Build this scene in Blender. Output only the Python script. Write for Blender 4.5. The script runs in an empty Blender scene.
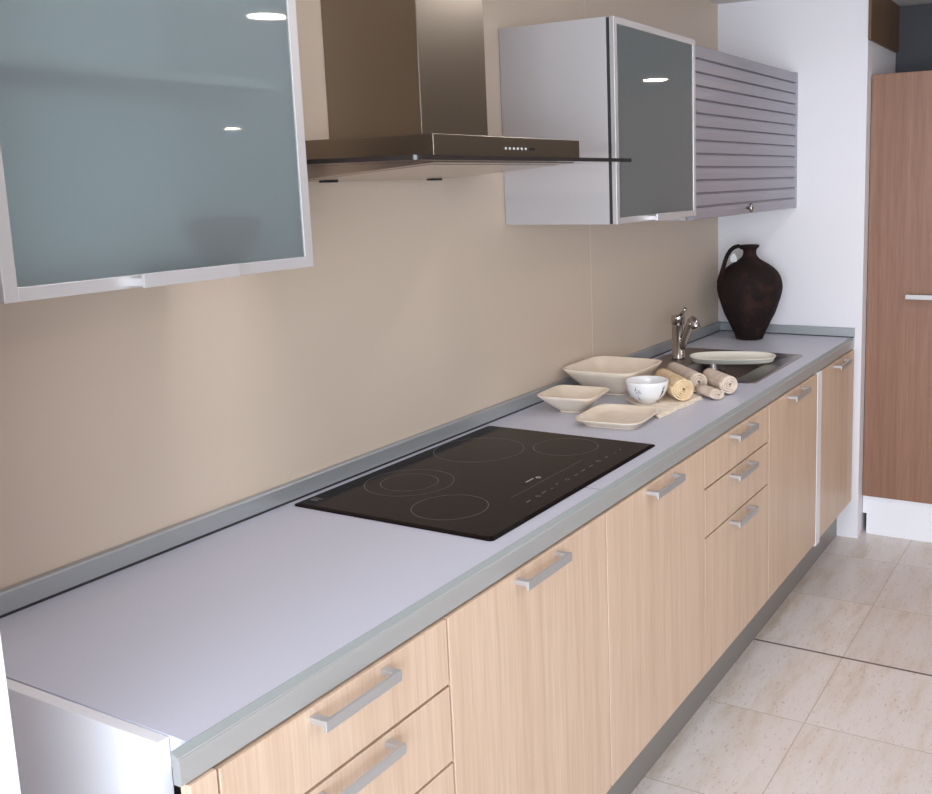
import bpy, bmesh, math, random
from mathutils import Vector, Matrix
random.seed(7)
scene = bpy.context.scene
COL = scene.collection
PI = math.pi

# ------------------------------------------------------------------ helpers
class MB:
    """collects shapes (world coordinates) into one mesh"""
    def __init__(s):
        s.bm = bmesh.new()
    def box(s, x0, x1, y0, y1, z0, z1, bev=0.0, seg=2):
        t = bmesh.new()
        vs = [t.verts.new(p) for p in ((x0,y0,z0),(x1,y0,z0),(x1,y1,z0),(x0,y1,z0),(x0,y0,z1),(x1,y0,z1),(x1,y1,z1),(x0,y1,z1))]
        for f in ((0,3,2,1),(4,5,6,7),(0,1,5,4),(1,2,6,5),(2,3,7,6),(3,0,4,7)):
            t.faces.new([vs[i] for i in f])
        if bev > 0:
            bmesh.ops.bevel(t, geom=t.edges[:], offset=bev, segments=seg, profile=0.5, affect='EDGES')
        s._merge(t); return s
    def _merge(s, t):
        m = {}
        for v in t.verts: m[v] = s.bm.verts.new(v.co)
        for f in t.faces:
            try:
                nf = s.bm.faces.new([m[v] for v in f.verts]); nf.smooth = f.smooth
            except ValueError: pass
        t.free()
    def prism(s, pts, axis, a, b):
        """closed outline pts (2D) extruded along axis from a to b"""
        def P(p, c):
            if axis == 'x': return (c, p[0], p[1])
            if axis == 'y': return (p[0], c, p[1])
            return (p[0], p[1], c)
        t = bmesh.new()
        A = [t.verts.new(P(p, a)) for p in pts]; B = [t.verts.new(P(p, b)) for p in pts]
        n = len(pts)
        t.faces.new(A); t.faces.new(B[::-1])
        for i in range(n):
            t.faces.new([A[i], B[i], B[(i+1) % n], A[(i+1) % n]])
        bmesh.ops.recalc_face_normals(t, faces=t.faces[:])
        s._merge(t); return s
    def lathe(s, prof, c=(0,0,0), n=48, axis=None, smooth=True, sx=1, sy=1):
        """prof = [(r,z)...] turned round z at c; axis = direction to turn it to"""
        t = bmesh.new()
        M = Matrix.Identity(3)
        if axis is not None: M = Vector((0,0,1)).rotation_difference(Vector(axis).normalized()).to_matrix()
        c = Vector(c); rings = []
        for r, z in prof:
            if r < 1e-6:
                rings.append([t.verts.new(c + M @ Vector((0,0,z)))])
            else:
                rings.append([t.verts.new(c + M @ Vector((sx*r*math.cos(2*PI*i/n), sy*r*math.sin(2*PI*i/n), z))) for i in range(n)])
        for a, b in zip(rings, rings[1:]):
            for i in range(n):
                j = (i+1) % n
                if len(a) == 1 and len(b) == 1: continue
                if len(a) == 1: f = t.faces.new([a[0], b[i], b[j]])
                elif len(b) == 1: f = t.faces.new([a[i], b[0], a[j]])
                else: f = t.faces.new([a[i], b[i], b[j], a[j]])
                f.smooth = smooth
        if len(rings[0]) > 1: t.faces.new(rings[0][::-1])
        if len(rings[-1]) > 1: t.faces.new(rings[-1])
        bmesh.ops.recalc_face_normals(t, faces=t.faces[:])
        s._merge(t); return s
    def tube(s, pts, r, n=12, rx=None, smooth=True, up=(0,0,1)):
        """round (or flat, with rx) bar through pts; r number or list"""
        t = bmesh.new(); pts = [Vector(p) for p in pts]; rings = []
        for i, p in enumerate(pts):
            d = (pts[min(i+1, len(pts)-1)] - pts[max(i-1, 0)]).normalized()
            u = d.cross(Vector(up))
            if u.length < 1e-3: u = d.cross(Vector((1,0,0)))
            u.normalize(); w = u.cross(d).normalized()
            ri = r[i] if isinstance(r, (list, tuple)) else r
            ru = (rx[i] if isinstance(rx, (list, tuple)) else rx) if rx else ri
            rings.append([t.verts.new(p + u*ru*math.cos(2*PI*k/n) + w*ri*math.sin(2*PI*k/n)) for k in range(n)])
        for a, b in zip(rings, rings[1:]):
            for i in range(n):
                f = t.faces.new([a[i], a[(i+1)%n], b[(i+1)%n], b[i]]); f.smooth = smooth
        t.faces.new(rings[0][::-1]); t.faces.new(rings[-1])
        bmesh.ops.recalc_face_normals(t, faces=t.faces[:])
        s._merge(t); return s
    def rings(s, rings, cap0=True, cap1=True, smooth=True):
        """loft through rings of equal length"""
        t = bmesh.new()
        R = [[t.verts.new(p) for p in r] for r in rings]; n = len(R[0])
        for a, b in zip(R, R[1:]):
            for i in range(n):
                f = t.faces.new([a[i], a[(i+1)%n], b[(i+1)%n], b[i]]); f.smooth = smooth
        if cap0: t.faces.new(R[0][::-1])
        if cap1: t.faces.new(R[-1])
        bmesh.ops.recalc_face_normals(t, faces=t.faces[:])
        s._merge(t); return s

def world_loc(o):
    v = Vector((0,0,0))
    while o is not None:
        v += Vector(o.location); o = o.parent
    return v

def tag(o, label=None, cat=None, group=None, kind=None):
    if label: o['label'] = label
    if cat: o['category'] = cat
    if group: o['group'] = group
    if kind: o['kind'] = kind
    return o

def obj(name, mb, mat, parent=None, label=None, loc=None):
    me = bpy.data.meshes.new(name)
    off = world_loc(parent) if parent is not None else Vector(loc or (0,0,0))
    if parent is None and loc is None:
        cs = [v.co for v in mb.bm.verts]
        off = Vector(((min(c.x for c in cs)+max(c.x for c in cs))/2, (min(c.y for c in cs)+max(c.y for c in cs))/2, min(c.z for c in cs)))
    for v in mb.bm.verts: v.co -= off
    mb.bm.to_mesh(me); mb.bm.free()
    me.materials.append(mat)
    o = bpy.data.objects.new(name, me); COL.objects.link(o)
    if parent is not None: o.parent = parent
    else: o.location = off
    if label: o['label'] = label
    return o

def thing(name, label, cat, loc, group=None):
    o = bpy.data.objects.new(name, None); COL.objects.link(o)
    o.empty_display_size = 0.05
    o.location = loc
    return tag(o, label, cat, group)

def struct(name, mb, mat, parent=None):
    return tag(obj(name, mb, mat, parent, loc=None), kind='structure') if parent is None else obj(name, mb, mat, parent)

def B(*a, **k): return MB().box(*a, **k)

# ------------------------------------------------------------------ materials
def srgb(r, g, b):
    f = lambda c: (c/255)/12.92 if c/255 <= 0.04045 else (((c/255)+0.055)/1.055)**2.4
    return (f(r), f(g), f(b), 1)

def mat(name, col, rough=0.5, metal=0.0, spec=0.5, coat=0.0, bump=None, **kw):
    m = bpy.data.materials.new(name); m.use_nodes = True
    nt = m.node_tree; p = nt.nodes['Principled BSDF']
    p.inputs['Base Color'].default_value = col
    p.inputs['Roughness'].default_value = rough
    p.inputs['Metallic'].default_value = metal
    p.inputs['Specular IOR Level'].default_value = spec
    p.inputs['Coat Weight'].default_value = coat
    p.inputs['Coat Roughness'].default_value = 0.03
    for k, v in kw.items(): p.inputs[k.replace('_', ' ')].default_value = v
    # fine surface variation
    tc = nt.nodes.new('ShaderNodeTexCoord')
    if bump:
        sc, st, dist = bump
        n = nt.nodes.new('ShaderNodeTexNoise'); n.inputs['Scale'].default_value = sc; n.inputs['Detail'].default_value = 4
        b = nt.nodes.new('ShaderNodeBump'); b.inputs['Strength'].default_value = st; b.inputs['Distance'].default_value = dist
        nt.links.new(tc.outputs['Object'], n.inputs['Vector']); nt.links.new(n.outputs['Fac'], b.inputs['Height'])
        nt.links.new(b.outputs['Normal'], p.inputs['Normal'])
    return m

def mix_noise(m, col2, scale, detail=4, lo=0.4, hi=0.6, vec_scale=(1,1,1), rough_to=None, amount=1.0):
    """mottle the base colour between its value and col2"""
    nt = m.node_tree; p = nt.nodes['Principled BSDF']
    tc = nt.nodes.new('ShaderNodeTexCoord'); mp = nt.nodes.new('ShaderNodeMapping'); mp.inputs['Scale'].default_value = vec_scale
    n = nt.nodes.new('ShaderNodeTexNoise'); n.inputs['Scale'].default_value = scale; n.inputs['Detail'].default_value = detail
    r = nt.nodes.new('ShaderNodeMapRange'); r.inputs['From Min'].default_value = lo; r.inputs['From Max'].default_value = hi; r.inputs['To Max'].default_value = amount
    mx = nt.nodes.new('ShaderNodeMix'); mx.data_type = 'RGBA'
    mx.inputs['A'].default_value = p.inputs['Base Color'].default_value; mx.inputs['B'].default_value = col2
    L = nt.links.new
    L(tc.outputs['Object'], mp.inputs['Vector']); L(mp.outputs['Vector'], n.inputs['Vector']); L(n.outputs['Fac'], r.inputs['Value'])
    L(r.outputs['Result'], mx.inputs['Factor']); L(mx.outputs['Result'], p.inputs['Base Color'])
    return m

def wood(name, c_lo, c_mid, c_hi, rough=0.45):
    m = bpy.data.materials.new(name); m.use_nodes = True
    nt = m.node_tree; p = nt.nodes['Principled BSDF']; p.inputs['Roughness'].default_value = rough
    N = nt.nodes.new; L = nt.links.new
    tc = N('ShaderNodeTexCoord'); oi = N('ShaderNodeObjectInfo')
    off = N('ShaderNodeVectorMath'); off.operation = 'MULTIPLY'; off.inputs[1].default_value = (7, 7, 7)
    add = N('ShaderNodeVectorMath'); add.operation = 'ADD'
    L(oi.outputs['Location'], off.inputs[0]); L(tc.outputs['Object'], add.inputs[0]); L(off.outputs[0], add.inputs[1])
    def noise(scale, vec, det, dist=0.0):
        mp = N('ShaderNodeMapping'); mp.inputs['Scale'].default_value = vec
        n = N('ShaderNodeTexNoise'); n.inputs['Scale'].default_value = scale; n.inputs['Detail'].default_value = det; n.inputs['Distortion'].default_value = dist
        L(add.outputs[0], mp.inputs['Vector']); L(mp.outputs[0], n.inputs['Vector']); return n
    fine = noise(1, (260, 260, 7), 3)
    band = noise(1, (34, 34, 0.9), 4, 0.6)
    wide = noise(1, (6, 6, 0.25), 2)
    a = N('ShaderNodeMath'); a.operation = 'MULTIPLY_ADD'; a.inputs[1].default_value = 0.45
    s2 = N('ShaderNodeMath'); s2.operation = 'MULTIPLY_ADD'; s2.inputs[1].default_value = 0.40
    s3 = N('ShaderNodeMath'); s3.operation = 'MULTIPLY'; s3.inputs[1].default_value = 0.15
    L(wide.outputs['Fac'], s3.inputs[0]); L(band.outputs['Fac'], s2.inputs[0]); L(s3.outputs[0], s2.inputs[2])
    L(fine.outputs['Fac'], a.inputs[0]); L(s2.outputs[0], a.inputs[2])
    cr = N('ShaderNodeValToRGB'); cr.color_ramp.elements[0].position = 0.36; cr.color_ramp.elements[0].color = c_lo
    cr.color_ramp.elements[1].position = 0.64; cr.color_ramp.elements[1].color = c_hi
    e = cr.color_ramp.elements.new(0.5); e.color = c_mid
    L(a.outputs[0], cr.inputs['Fac']); L(cr.outputs['Color'], p.inputs['Base Color'])
    b = N('ShaderNodeBump'); b.inputs['Strength'].default_value = 0.08; b.inputs['Distance'].default_value = 0.0006
    L(fine.outputs['Fac'], b.inputs['Height']); L(b.outputs['Normal'], p.inputs['Normal'])
    return m

def emit(name, col, strength):
    m = bpy.data.materials.new(name); m.use_nodes = True
    nt = m.node_tree; nt.nodes.clear()
    e = nt.nodes.new('ShaderNodeEmission'); e.inputs['Color'].default_value = col; e.inputs['Strength'].default_value = strength
    o = nt.nodes.new('ShaderNodeOutputMaterial'); nt.links.new(e.outputs[0], o.inputs['Surface'])
    return m

M = {}
M['oak'] = wood('light oak veneer', srgb(201,171,145), srgb(211,183,158), srgb(219,193,170))
M['brown_oak'] = wood('brown oak veneer', srgb(129,91,72), srgb(141,102,81), srgb(151,112,91))
M['soffit_wood'] = wood('dark brown panel', srgb(98,70,46), srgb(108,80,54), srgb(118,88,62))
M['wall_beige'] = mat('beige wall panel', srgb(213,194,175), 0.42, spec=0.4, bump=(180, 0.04, 0.001))
M['seam'] = mat('panel seam highlight', srgb(232,218,204), 0.5)  # paler than the wall, the highlight is put into the colour
M['white_wall'] = mat('white painted wall', srgb(232,228,230), 0.6, bump=(60, 0.05, 0.001))
M['ceiling'] = mat('white ceiling', srgb(220,214,212), 0.8)
M['room_wall'] = mat('grey showroom wall', srgb(188,184,182), 0.8)
M['white_lam'] = mat('white laminate', srgb(238,237,240), 0.4)
M['grey_lam'] = mat('grey melamine', srgb(184,177,175), 0.45, bump=(400, 0.03, 0.0005))
M['carcass'] = mat('dark grey carcass board', srgb(74,68,64), 0.5)
M['worktop'] = mix_noise(mat('grey worktop laminate', srgb(203,204,216), 0.36, spec=0.4), srgb(204,205,217), 300, 2)
M['alu'] = mat('brushed aluminium', srgb(190,188,187), 0.36, metal=0.6, bump=(500, 0.05, 0.0003))
M['alu_edge'] = mat('matt aluminium edging', srgb(182,182,180), 0.40, metal=0.4)
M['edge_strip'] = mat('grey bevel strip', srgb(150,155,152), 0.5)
M['upstand'] = mat('aluminium upstand', srgb(174,177,178), 0.38, metal=0.42)
M['alu_plinth'] = mat('grey plinth foil', srgb(146,142,138), 0.42, metal=0.3)
M['alu_frame'] = mat('satin aluminium frame', srgb(204,200,199), 0.38, metal=0.5)
M['shutter'] = mat('aluminium shutter slats', srgb(168,165,172), 0.42, metal=0.55)
M['chrome'] = mat('chrome', srgb(176,169,163), 0.18, metal=1.0)
M['steel'] = mat('stainless steel', srgb(150,141,136), 0.28, metal=1.0, bump=(300, 0.04, 0.0003))
M['hood_steel'] = mat('hood steel', srgb(146,135,121), 0.30, metal=1.0, bump=(300, 0.02, 0.0002))
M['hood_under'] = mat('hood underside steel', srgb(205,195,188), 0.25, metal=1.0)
M['dark'] = mat('black gap', srgb(26,25,26), 0.6)
M['dark_rubber'] = mat('dark gasket', srgb(48,46,46), 0.6)
M['niche'] = mat('dark blue grey panel', srgb(54,53,58), 0.55)
M['hob'] = mat('black ceramic glass', srgb(24,16,16), 0.08, spec=0.06)
M['hob_mark'] = mat('grey hob print', srgb(92,84,82), 0.3)
M['hob_mark2'] = mat('pale hob print', srgb(160,155,152), 0.3)
M['cream'] = mix_noise(mat('cream stoneware', srgb(238,222,202), 0.32, coat=0.3), srgb(232,214,192), 14)
M['platter'] = mat('ivory stoneware', srgb(250,247,232), 0.3, coat=0.3)
M['porcelain'] = mat('white porcelain', srgb(240,238,236), 0.2, coat=0.4)
M['ink'] = mat('dark print', srgb(58,54,58), 0.5)
M['linen'] = mix_noise(mat('cream linen', srgb(244,230,210), 0.9, bump=(900, 0.5, 0.0008)), srgb(234,218,196), 40)
M['linen_gold'] = mix_noise(mat('golden linen', srgb(234,208,170), 0.9, bump=(900, 0.6, 0.001)), srgb(222,192,150), 60)
M['linen_beige'] = mix_noise(mat('beige linen', srgb(222,204,186), 0.9, bump=(900, 0.5, 0.0008)), srgb(208,188,168), 40)
M['jug'] = mix_noise(mat('dark weathered clay', srgb(34,24,22), 0.8, spec=0.2, bump=(70, 0.6, 0.004)), srgb(64,40,32), 16, 6, 0.5, 0.75)
M['paper'] = mat('white paper', srgb(224,222,220), 0.8)
M['bowl_brown'] = mat('brown clay', srgb(70,34,22), 0.6)
M['jar_dark'] = mat('dark jar', srgb(60,56,54), 0.5)
M['window_frame'] = mat('window frame grey', srgb(120,120,122), 0.5)
M['lamp'] = emit('lamp diffuser', (1.0, 0.95, 0.88, 1), 60.0)
M['trim_white'] = mat('lamp ring white', srgb(225,225,225), 0.4)

def frosted():
    m = bpy.data.materials.new('frosted glass'); m.use_nodes = True
    nt = m.node_tree; p = nt.nodes['Principled BSDF']; N = nt.nodes.new; L = nt.links.new
    out = nt.nodes['Material Output']
    p.inputs['Base Color'].default_value = srgb(224,240,240)
    p.inputs['Roughness'].default_value = 0.45; p.inputs['Transmission Weight'].default_value = 1.0
    p.inputs['IOR'].default_value = 1.12
    tr = N('ShaderNodeBsdfTranslucent'); tr.inputs['Color'].default_value = srgb(226,239,239)
    df = N('ShaderNodeBsdfDiffuse'); df.inputs['Color'].default_value = srgb(196,204,204)
    a = N('ShaderNodeMixShader'); a.inputs[0].default_value = 0.45
    b = N('ShaderNodeMixShader'); b.inputs[0].default_value = 0.45
    L(tr.outputs[0], a.inputs[1]); L(df.outputs[0], a.inputs[2])
    L(p.outputs[0], b.inputs[1]); L(a.outputs[0], b.inputs[2])
    gl = N('ShaderNodeBsdfGlossy'); gl.inputs['Roughness'].default_value = 0.02
    fr = N('ShaderNodeFresnel'); fr.inputs['IOR'].default_value = 1.5
    c = N('ShaderNodeMixShader'); L(fr.outputs[0], c.inputs[0]); L(b.outputs[0], c.inputs[1]); L(gl.outputs[0], c.inputs[2])
    L(c.outputs[0], out.inputs['Surface'])
    return m
M['frosted'] = frosted()
def clear():
    m = bpy.data.materials.new('clear glass side'); m.use_nodes = True
    nt = m.node_tree; nt.nodes.clear()
    t = nt.nodes.new('ShaderNodeBsdfTransparent'); t.inputs['Color'].default_value = srgb(240,250,250)
    o = nt.nodes.new('ShaderNodeOutputMaterial'); nt.links.new(t.outputs[0], o.inputs['Surface'])
    return m
M['clear'] = clear()

def smoke_glass():
    m = mat('smoked glass', srgb(62,54,52), 0.04)
    p = m.node_tree.nodes['Principled BSDF']; p.inputs['Transmission Weight'].default_value = 0.45; p.inputs['IOR'].default_value = 1.5
    return m
M['smoke'] = smoke_glass()

def travertine():
    m = bpy.data.materials.new('travertine tiles'); m.use_nodes = True
    nt = m.node_tree; p = nt.nodes['Principled BSDF']; N = nt.nodes.new; L = nt.links.new
    g = N('ShaderNodeNewGeometry'); sx = N('ShaderNodeSeparateXYZ'); L(g.outputs['Position'], sx.inputs[0])
    def math_(op, a, b=None, c=None):
        n = N('ShaderNodeMath'); n.operation = op
        for i, v in enumerate((a, b, c)):
            if v is None: continue
            if isinstance(v, (int, float)): n.inputs[i].default_value = v
            else: L(v, n.inputs[i])
        return n.outputs[0]
    T = 0.4535
    u = math_('MULTIPLY', math_('ADD', sx.outputs['X'], -2.2505 + 20*T), 1/T)
    v = math_('MULTIPLY', math_('ADD', sx.outputs['Y'], 0.8667 + 30*T), 1/T)
    iu = math_('FLOOR', u); iv = math_('FLOOR', v)
    def edge(w):
        f = math_('FRACT', w); return math_('MINIMUM', f, math_('SUBTRACT', 1.0, f))
    eu = edge(u); ev = edge(v)
    def less(a, t): return math_('LESS_THAN', a, t)
    grout = math_('MAXIMUM', less(eu, 0.0035), less(ev, 0.0035))
    # the open, dark joint across the floor
    dj = less(math_('ABSOLUTE', math_('ADD', sx.outputs['X'], -2.2505)), 0.0052)
    # per-tile shift
    cmb = N('ShaderNodeCombineXYZ'); L(iu, cmb.inputs[0]); L(iv, cmb.inputs[1])
    wn = N('ShaderNodeTexWhiteNoise'); wn.noise_dimensions = '3D'; L(cmb.outputs[0], wn.inputs['Vector'])
    sc = N('ShaderNodeVectorMath'); sc.operation = 'MULTIPLY'; sc.inputs[1].default_value = (9, 9, 9); L(wn.outputs['Color'], sc.inputs[0])
    ad = N('ShaderNodeVectorMath'); ad.operation = 'ADD'; L(g.outputs['Position'], ad.inputs[0]); L(sc.outputs[0], ad.inputs[1])
    def noise(vec, det, rough=0.6, dist=0.0):
        mp = N('ShaderNodeMapping'); mp.inputs['Scale'].default_value = vec; L(ad.outputs[0], mp.inputs['Vector'])
        n = N('ShaderNodeTexNoise'); n.inputs['Scale'].default_value = 1; n.inputs['Detail'].default_value = det; n.inputs['Roughness'].default_value = rough; n.inputs['Distortion'].default_value = dist
        L(mp.outputs[0], n.inputs['Vector']); return n.outputs['Fac']
    band = noise((2.6, 11, 1), 6, 0.7, 0.15)
    pit = noise((42, 120, 1), 4, 0.7)
    cr = N('ShaderNodeValToRGB'); L(band, cr.inputs['Fac'])
    e = cr.color_ramp.elements; e[0].position = 0.34; e[0].color = srgb(206,191,176); e[1].position = 0.56; e[1].color = srgb(222,214,210)
    x = cr.color_ramp.elements.new(0.44); x.color = srgb(216,205,196)
    pm = N('ShaderNodeMapRange'); pm.inputs['From Min'].default_value = 0.405; pm.inputs['From Max'].default_value = 0.33
    L(pit, pm.inputs['Value'])
    pitf = math_('MULTIPLY', pm.outputs['Result'], 0.55)
    m1 = N('ShaderNodeMix'); m1.data_type = 'RGBA'; L(pitf, m1.inputs['Factor']); L(cr.outputs['Color'], m1.inputs['A']); m1.inputs['B'].default_value = srgb(150,126,100)
    tb = math_('MULTIPLY_ADD', wn.outputs['Value'], 0.10, 0.93)
    vm = N('ShaderNodeVectorMath'); vm.operation = 'SCALE'; L(m1.outputs['Result'], vm.inputs[0]); L(tb, vm.inputs['Scale'])
    m2 = N('ShaderNodeMix'); m2.data_type = 'RGBA'; L(math_('MULTIPLY', grout, 0.75), m2.inputs['Factor']); L(vm.outputs[0], m2.inputs['A']); m2.inputs['B'].default_value = srgb(176,158,138)
    m3 = N('ShaderNodeMix'); m3.data_type = 'RGBA'; L(math_('MULTIPLY', dj, 0.9), m3.inputs['Factor']); L(m2.outputs['Result'], m3.inputs['A']); m3.inputs['B'].default_value = srgb(84,76,70)
    L(m3.outputs['Result'], p.inputs['Base Color'])
    p.inputs['Roughness'].default_value = 0.28
    b = N('ShaderNodeBump'); b.inputs['Strength'].default_value = 0.12; b.inputs['Distance'].default_value = 0.002
    L(math_('SUBTRACT', 1.0, math_('MAXIMUM', pitf, grout)), b.inputs['Height']); L(b.outputs['Normal'], p.inputs['Normal'])
    return m
M['floor'] = travertine()

# ------------------------------------------------------------------ measures
ZC = 0.9017      # worktop top
ZB = 0.8572      # worktop underside
YF = -0.62       # worktop front
YD = -0.6254     # door fronts
ZK = 0.1763      # door bottoms
YK = -0.5588     # plinth front
XF = 3.3834      # far white wall
YW = -0.6500     # its free end
HC = 2.34        # ceiling height
DT = 0.019       # door thickness

# ------------------------------------------------------------------ room
X0, X1, Y0 = -2.7, 10.0, -10.2
struct('floor', B(X0, X1, Y0, 0.12, -0.06, 0.0), M['floor'])
struct('ceiling', B(X0, X1, Y0, 0.12, HC, HC+0.08), M['ceiling'])
SE = 2.151
struct('wall_back', B(-0.29, SE-0.0015, 0.0, 0.12, 0.0, HC).box(SE+0.0015, XF, 0.0, 0.12, 0.0, HC).box(SE-0.01, SE+0.01, 0.0005, 0.1, 0.0, HC), M['wall_beige'])
struct('seam_highlight', B(SE-0.0012, SE+0.0012, -0.0004, 0.0006, 0.95, HC-0.001), M['seam'])  # thin strip on the wall joint, painting its highlight as a pale line
struct('wall_far', B(XF, 3.935, YW, 0.12, 0.0, HC), M['white_wall'])
struct('wall_left', B(-0.50, -0.29, -0.556, 0.12, 0.0, HC), M['white_wall'])
struct('trim_1', B(XF-0.006, 3.935, YW-0.012, YW, 2.134, HC, bev=0.001), M['soffit_wood'])
struct('wall_niche', B(3.94, 4.02, -1.08, YW, 0.0, HC-0.005), M['niche'])
struct('wall_front', B(X0, X1, Y0-0.1, Y0, 0.0, HC), M['room_wall'])
# unseen wall with a shop window, added to carry a soft front light
WF = -4.9; WA, WB = -2.4, 0.6
struct('wall_added_window', B(X0, WA, WF-0.1, WF, 0.0, HC).box(WB, WB+0.25, WF-0.1, WF, 0.0, HC).box(WA, WB, WF-0.1, WF, 0.0, 0.15).box(WA, WB, WF-0.1, WF, 2.28, HC), M['room_wall'])
fb = MB().box(WA, WB, WF-0.08, WF-0.03, 0.15, 0.2).box(WA, WB, WF-0.08, WF-0.03, 2.23, 2.28)
for k in range(4):
    x = WA + k*(WB-WA)/3
    fb.box(max(WA, x-0.025), min(WB, x+0.025), WF-0.08, WF-0.03, 0.2, 2.23)
w2 = struct('added_window_2', fb, M['window_frame'])
obj('pane', B(WA+0.001, WB-0.001, WF-0.058, WF-0.052, 0.19, 2.24), M['clear'], w2)
struct('wall_right', B(X1, X1+0.1, Y0, 0.12, 0.0, HC), M['room_wall'])
struct('wall_rear', B(3.935, X1, 0.02, 0.12, 0.0, HC).box(X0, -0.55, 0.02, 0.12, 0.0, HC), M['room_wall'])
# unseen wall behind the camera; its window is added for the key light
wx = X0
struct('wall_window', B(wx-0.1, wx, Y0, -4.4, 0.0, HC).box(wx-0.1, wx, -4.4, -0.6, 0.0, 0.35).box(wx-0.1, wx, -4.4, -0.6, 2.2, HC).box(wx-0.1, wx, -0.6, 0.12, 0.0, HC), M['room_wall'])
fb = MB().box(wx-0.07, wx-0.02, -4.4, -0.6, 0.35, 0.40).box(wx-0.07, wx-0.02, -4.4, -0.6, 2.15, 2.2)
for k in range(6):
    y = -4.4 + k*(3.8/5)
    fb.box(wx-0.07, wx-0.02, max(-4.4, y-0.025), min(-0.6, y+0.025), 0.40, 2.15)
w1 = struct('added_window_1', fb, M['window_frame'])
obj('pane', B(wx-0.048, wx-0.042, -4.399, -0.601, 0.39, 2.16), M['clear'], w1)

# ------------------------------------------------------------------ handles
def bar_handle(parent, xa, xb, zc, y, h=0.018, out=0.033, mat_=None, axis='x'):
    """flat square bar on two short posts"""
    mb = MB(); t = 0.006
    if axis == 'x':
        mb.box(xa, xb, y-out, y-out+t, zc-h/2, zc+h/2, bev=0.0012)
        for px in (xa, xb-0.014):
            mb.box(px, px+0.014, y-out+t-0.001, y, zc-0.001, zc+h/2-0.0005, bev=0.0008)
    else:
        mb.box(y-out, y-out+t, xa, xb, zc-h/2, zc+h/2, bev=0.0012)
        for px in (xa, xb-0.014):
            mb.box(y-out+t-0.001, y, px, px+0.014, zc-h/2+0.003, zc+h/2-0.001, bev=0.0008)
    return obj('handle', mb, mat_ or M['alu'], parent)

# ------------------------------------------------------------------ base cabinets
def carcass(root, x0, x1):
    mb = MB(); y0 = YD+DT+0.002; y1 = -0.03; w = 0.016
    y0 = YD+DT+0.004; mb.box(x0, x0+w, y0, y1, ZK, ZB-0.002).box(x1-w, x1, y0, y1, ZK, ZB-0.002)
    mb.box(x0+w, x1-w, y0, y1, ZK, ZK+w).box(x0+w, x1-w, y1-0.008, y1, ZK+w, ZB-0.002)
    mb.box(x0+w, x1-w, y0, y0+0.08, ZB-0.002-w, ZB-0.002)
    for px in (x0+0.06, x1-0.06):
        for py in (y0+0.14, y1-0.06):
            mb.lathe([(0.018,0.0),(0.018,0.01),(0.012,0.015),(0.012,ZK)], (px,py,0.0005), n=16)
    return obj('carcass', mb, M['carcass'], root)

def base_unit(x0, x1, label, fronts, group, hw=0.171, hoff=0.021):
    """fronts: list of (kind, z0, z1)"""
    root = thing('base_cabinet', label, 'cabinet', ((x0+x1)/2, -0.3, 0.0), group)
    carcass(root, x0+0.0008, x1-0.0008)
    g = 0.0026
    for kind, z0, z1 in fronts:
        f = obj(kind, B(x0+g, x1-g, YD, YD+DT, z0+g*1.1, z1-g*1.1, bev=0.0008, seg=1), M['oak'], root)
        c = (x0+x1)/2
        bar_handle(f, c-hw/2, c+hw/2, z1-hoff, YD)
    return root

g_units = 'base cabinets under the worktop'
base_unit(-0.079, 0.4199, 'oak drawer base cabinet at the near left end of the worktop', [('drawer',0.7307,ZB-0.002),('drawer',0.5852,0.7307),('drawer',0.44,0.5852),('drawer',ZK,0.44)], g_units)
base_unit(0.4199, 1.0222, 'oak base cabinet with one door below the near half of the hob', [('door',ZK,ZB-0.002)], g_units)
base_unit(1.0222, 1.6241, 'oak base cabinet with one door between the near door and the three far drawers', [('door',ZK,ZB-0.002)], g_units)
base_unit(1.6241, 2.1972, 'oak base cabinet with two shallow drawers over one deep drawer, mid run', [('drawer',0.733,ZB-0.002),('drawer',0.5895,0.733),('drawer',ZK,0.5895)], g_units)
base_unit(2.1972, 2.7810, 'oak base cabinet with one door under the sink, left of the white strip', [('door',ZK,ZB-0.002)], g_units)
base_unit(2.8420, 3.3600, 'oak base cabinet with one door at the far end against the white wall', [('door',ZK,ZB-0.002)], g_units)
tag(obj('divider_panel', B(2.7835, 2.8400, YD-0.001, -0.03, ZK-0.010, ZB-0.003, bev=0.001), M['white_lam']), 'white upright panel strip between the last two oak doors', 'panel')
tag(obj('filler_strip', B(-0.122, -0.0802, YD, YD+DT, 0.0, ZB-0.002, bev=0.001), M['oak']), 'narrow oak filler strip beside the near top drawer', 'filler')
tag(obj('end_panel', B(-0.1235, -0.1055, -0.572, -0.012, 0.0, 0.9005, bev=0.0012), M['white_lam']), 'white end panel closing the near end of the worktop', 'panel')
tag(obj('plinth', B(-0.10, XF-0.002, YK, YK+0.016, 0.0, ZK-0.012, bev=0.001), M['alu_plinth']), 'long grey plinth board along the floor under the oak fronts', 'plinth')

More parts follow.
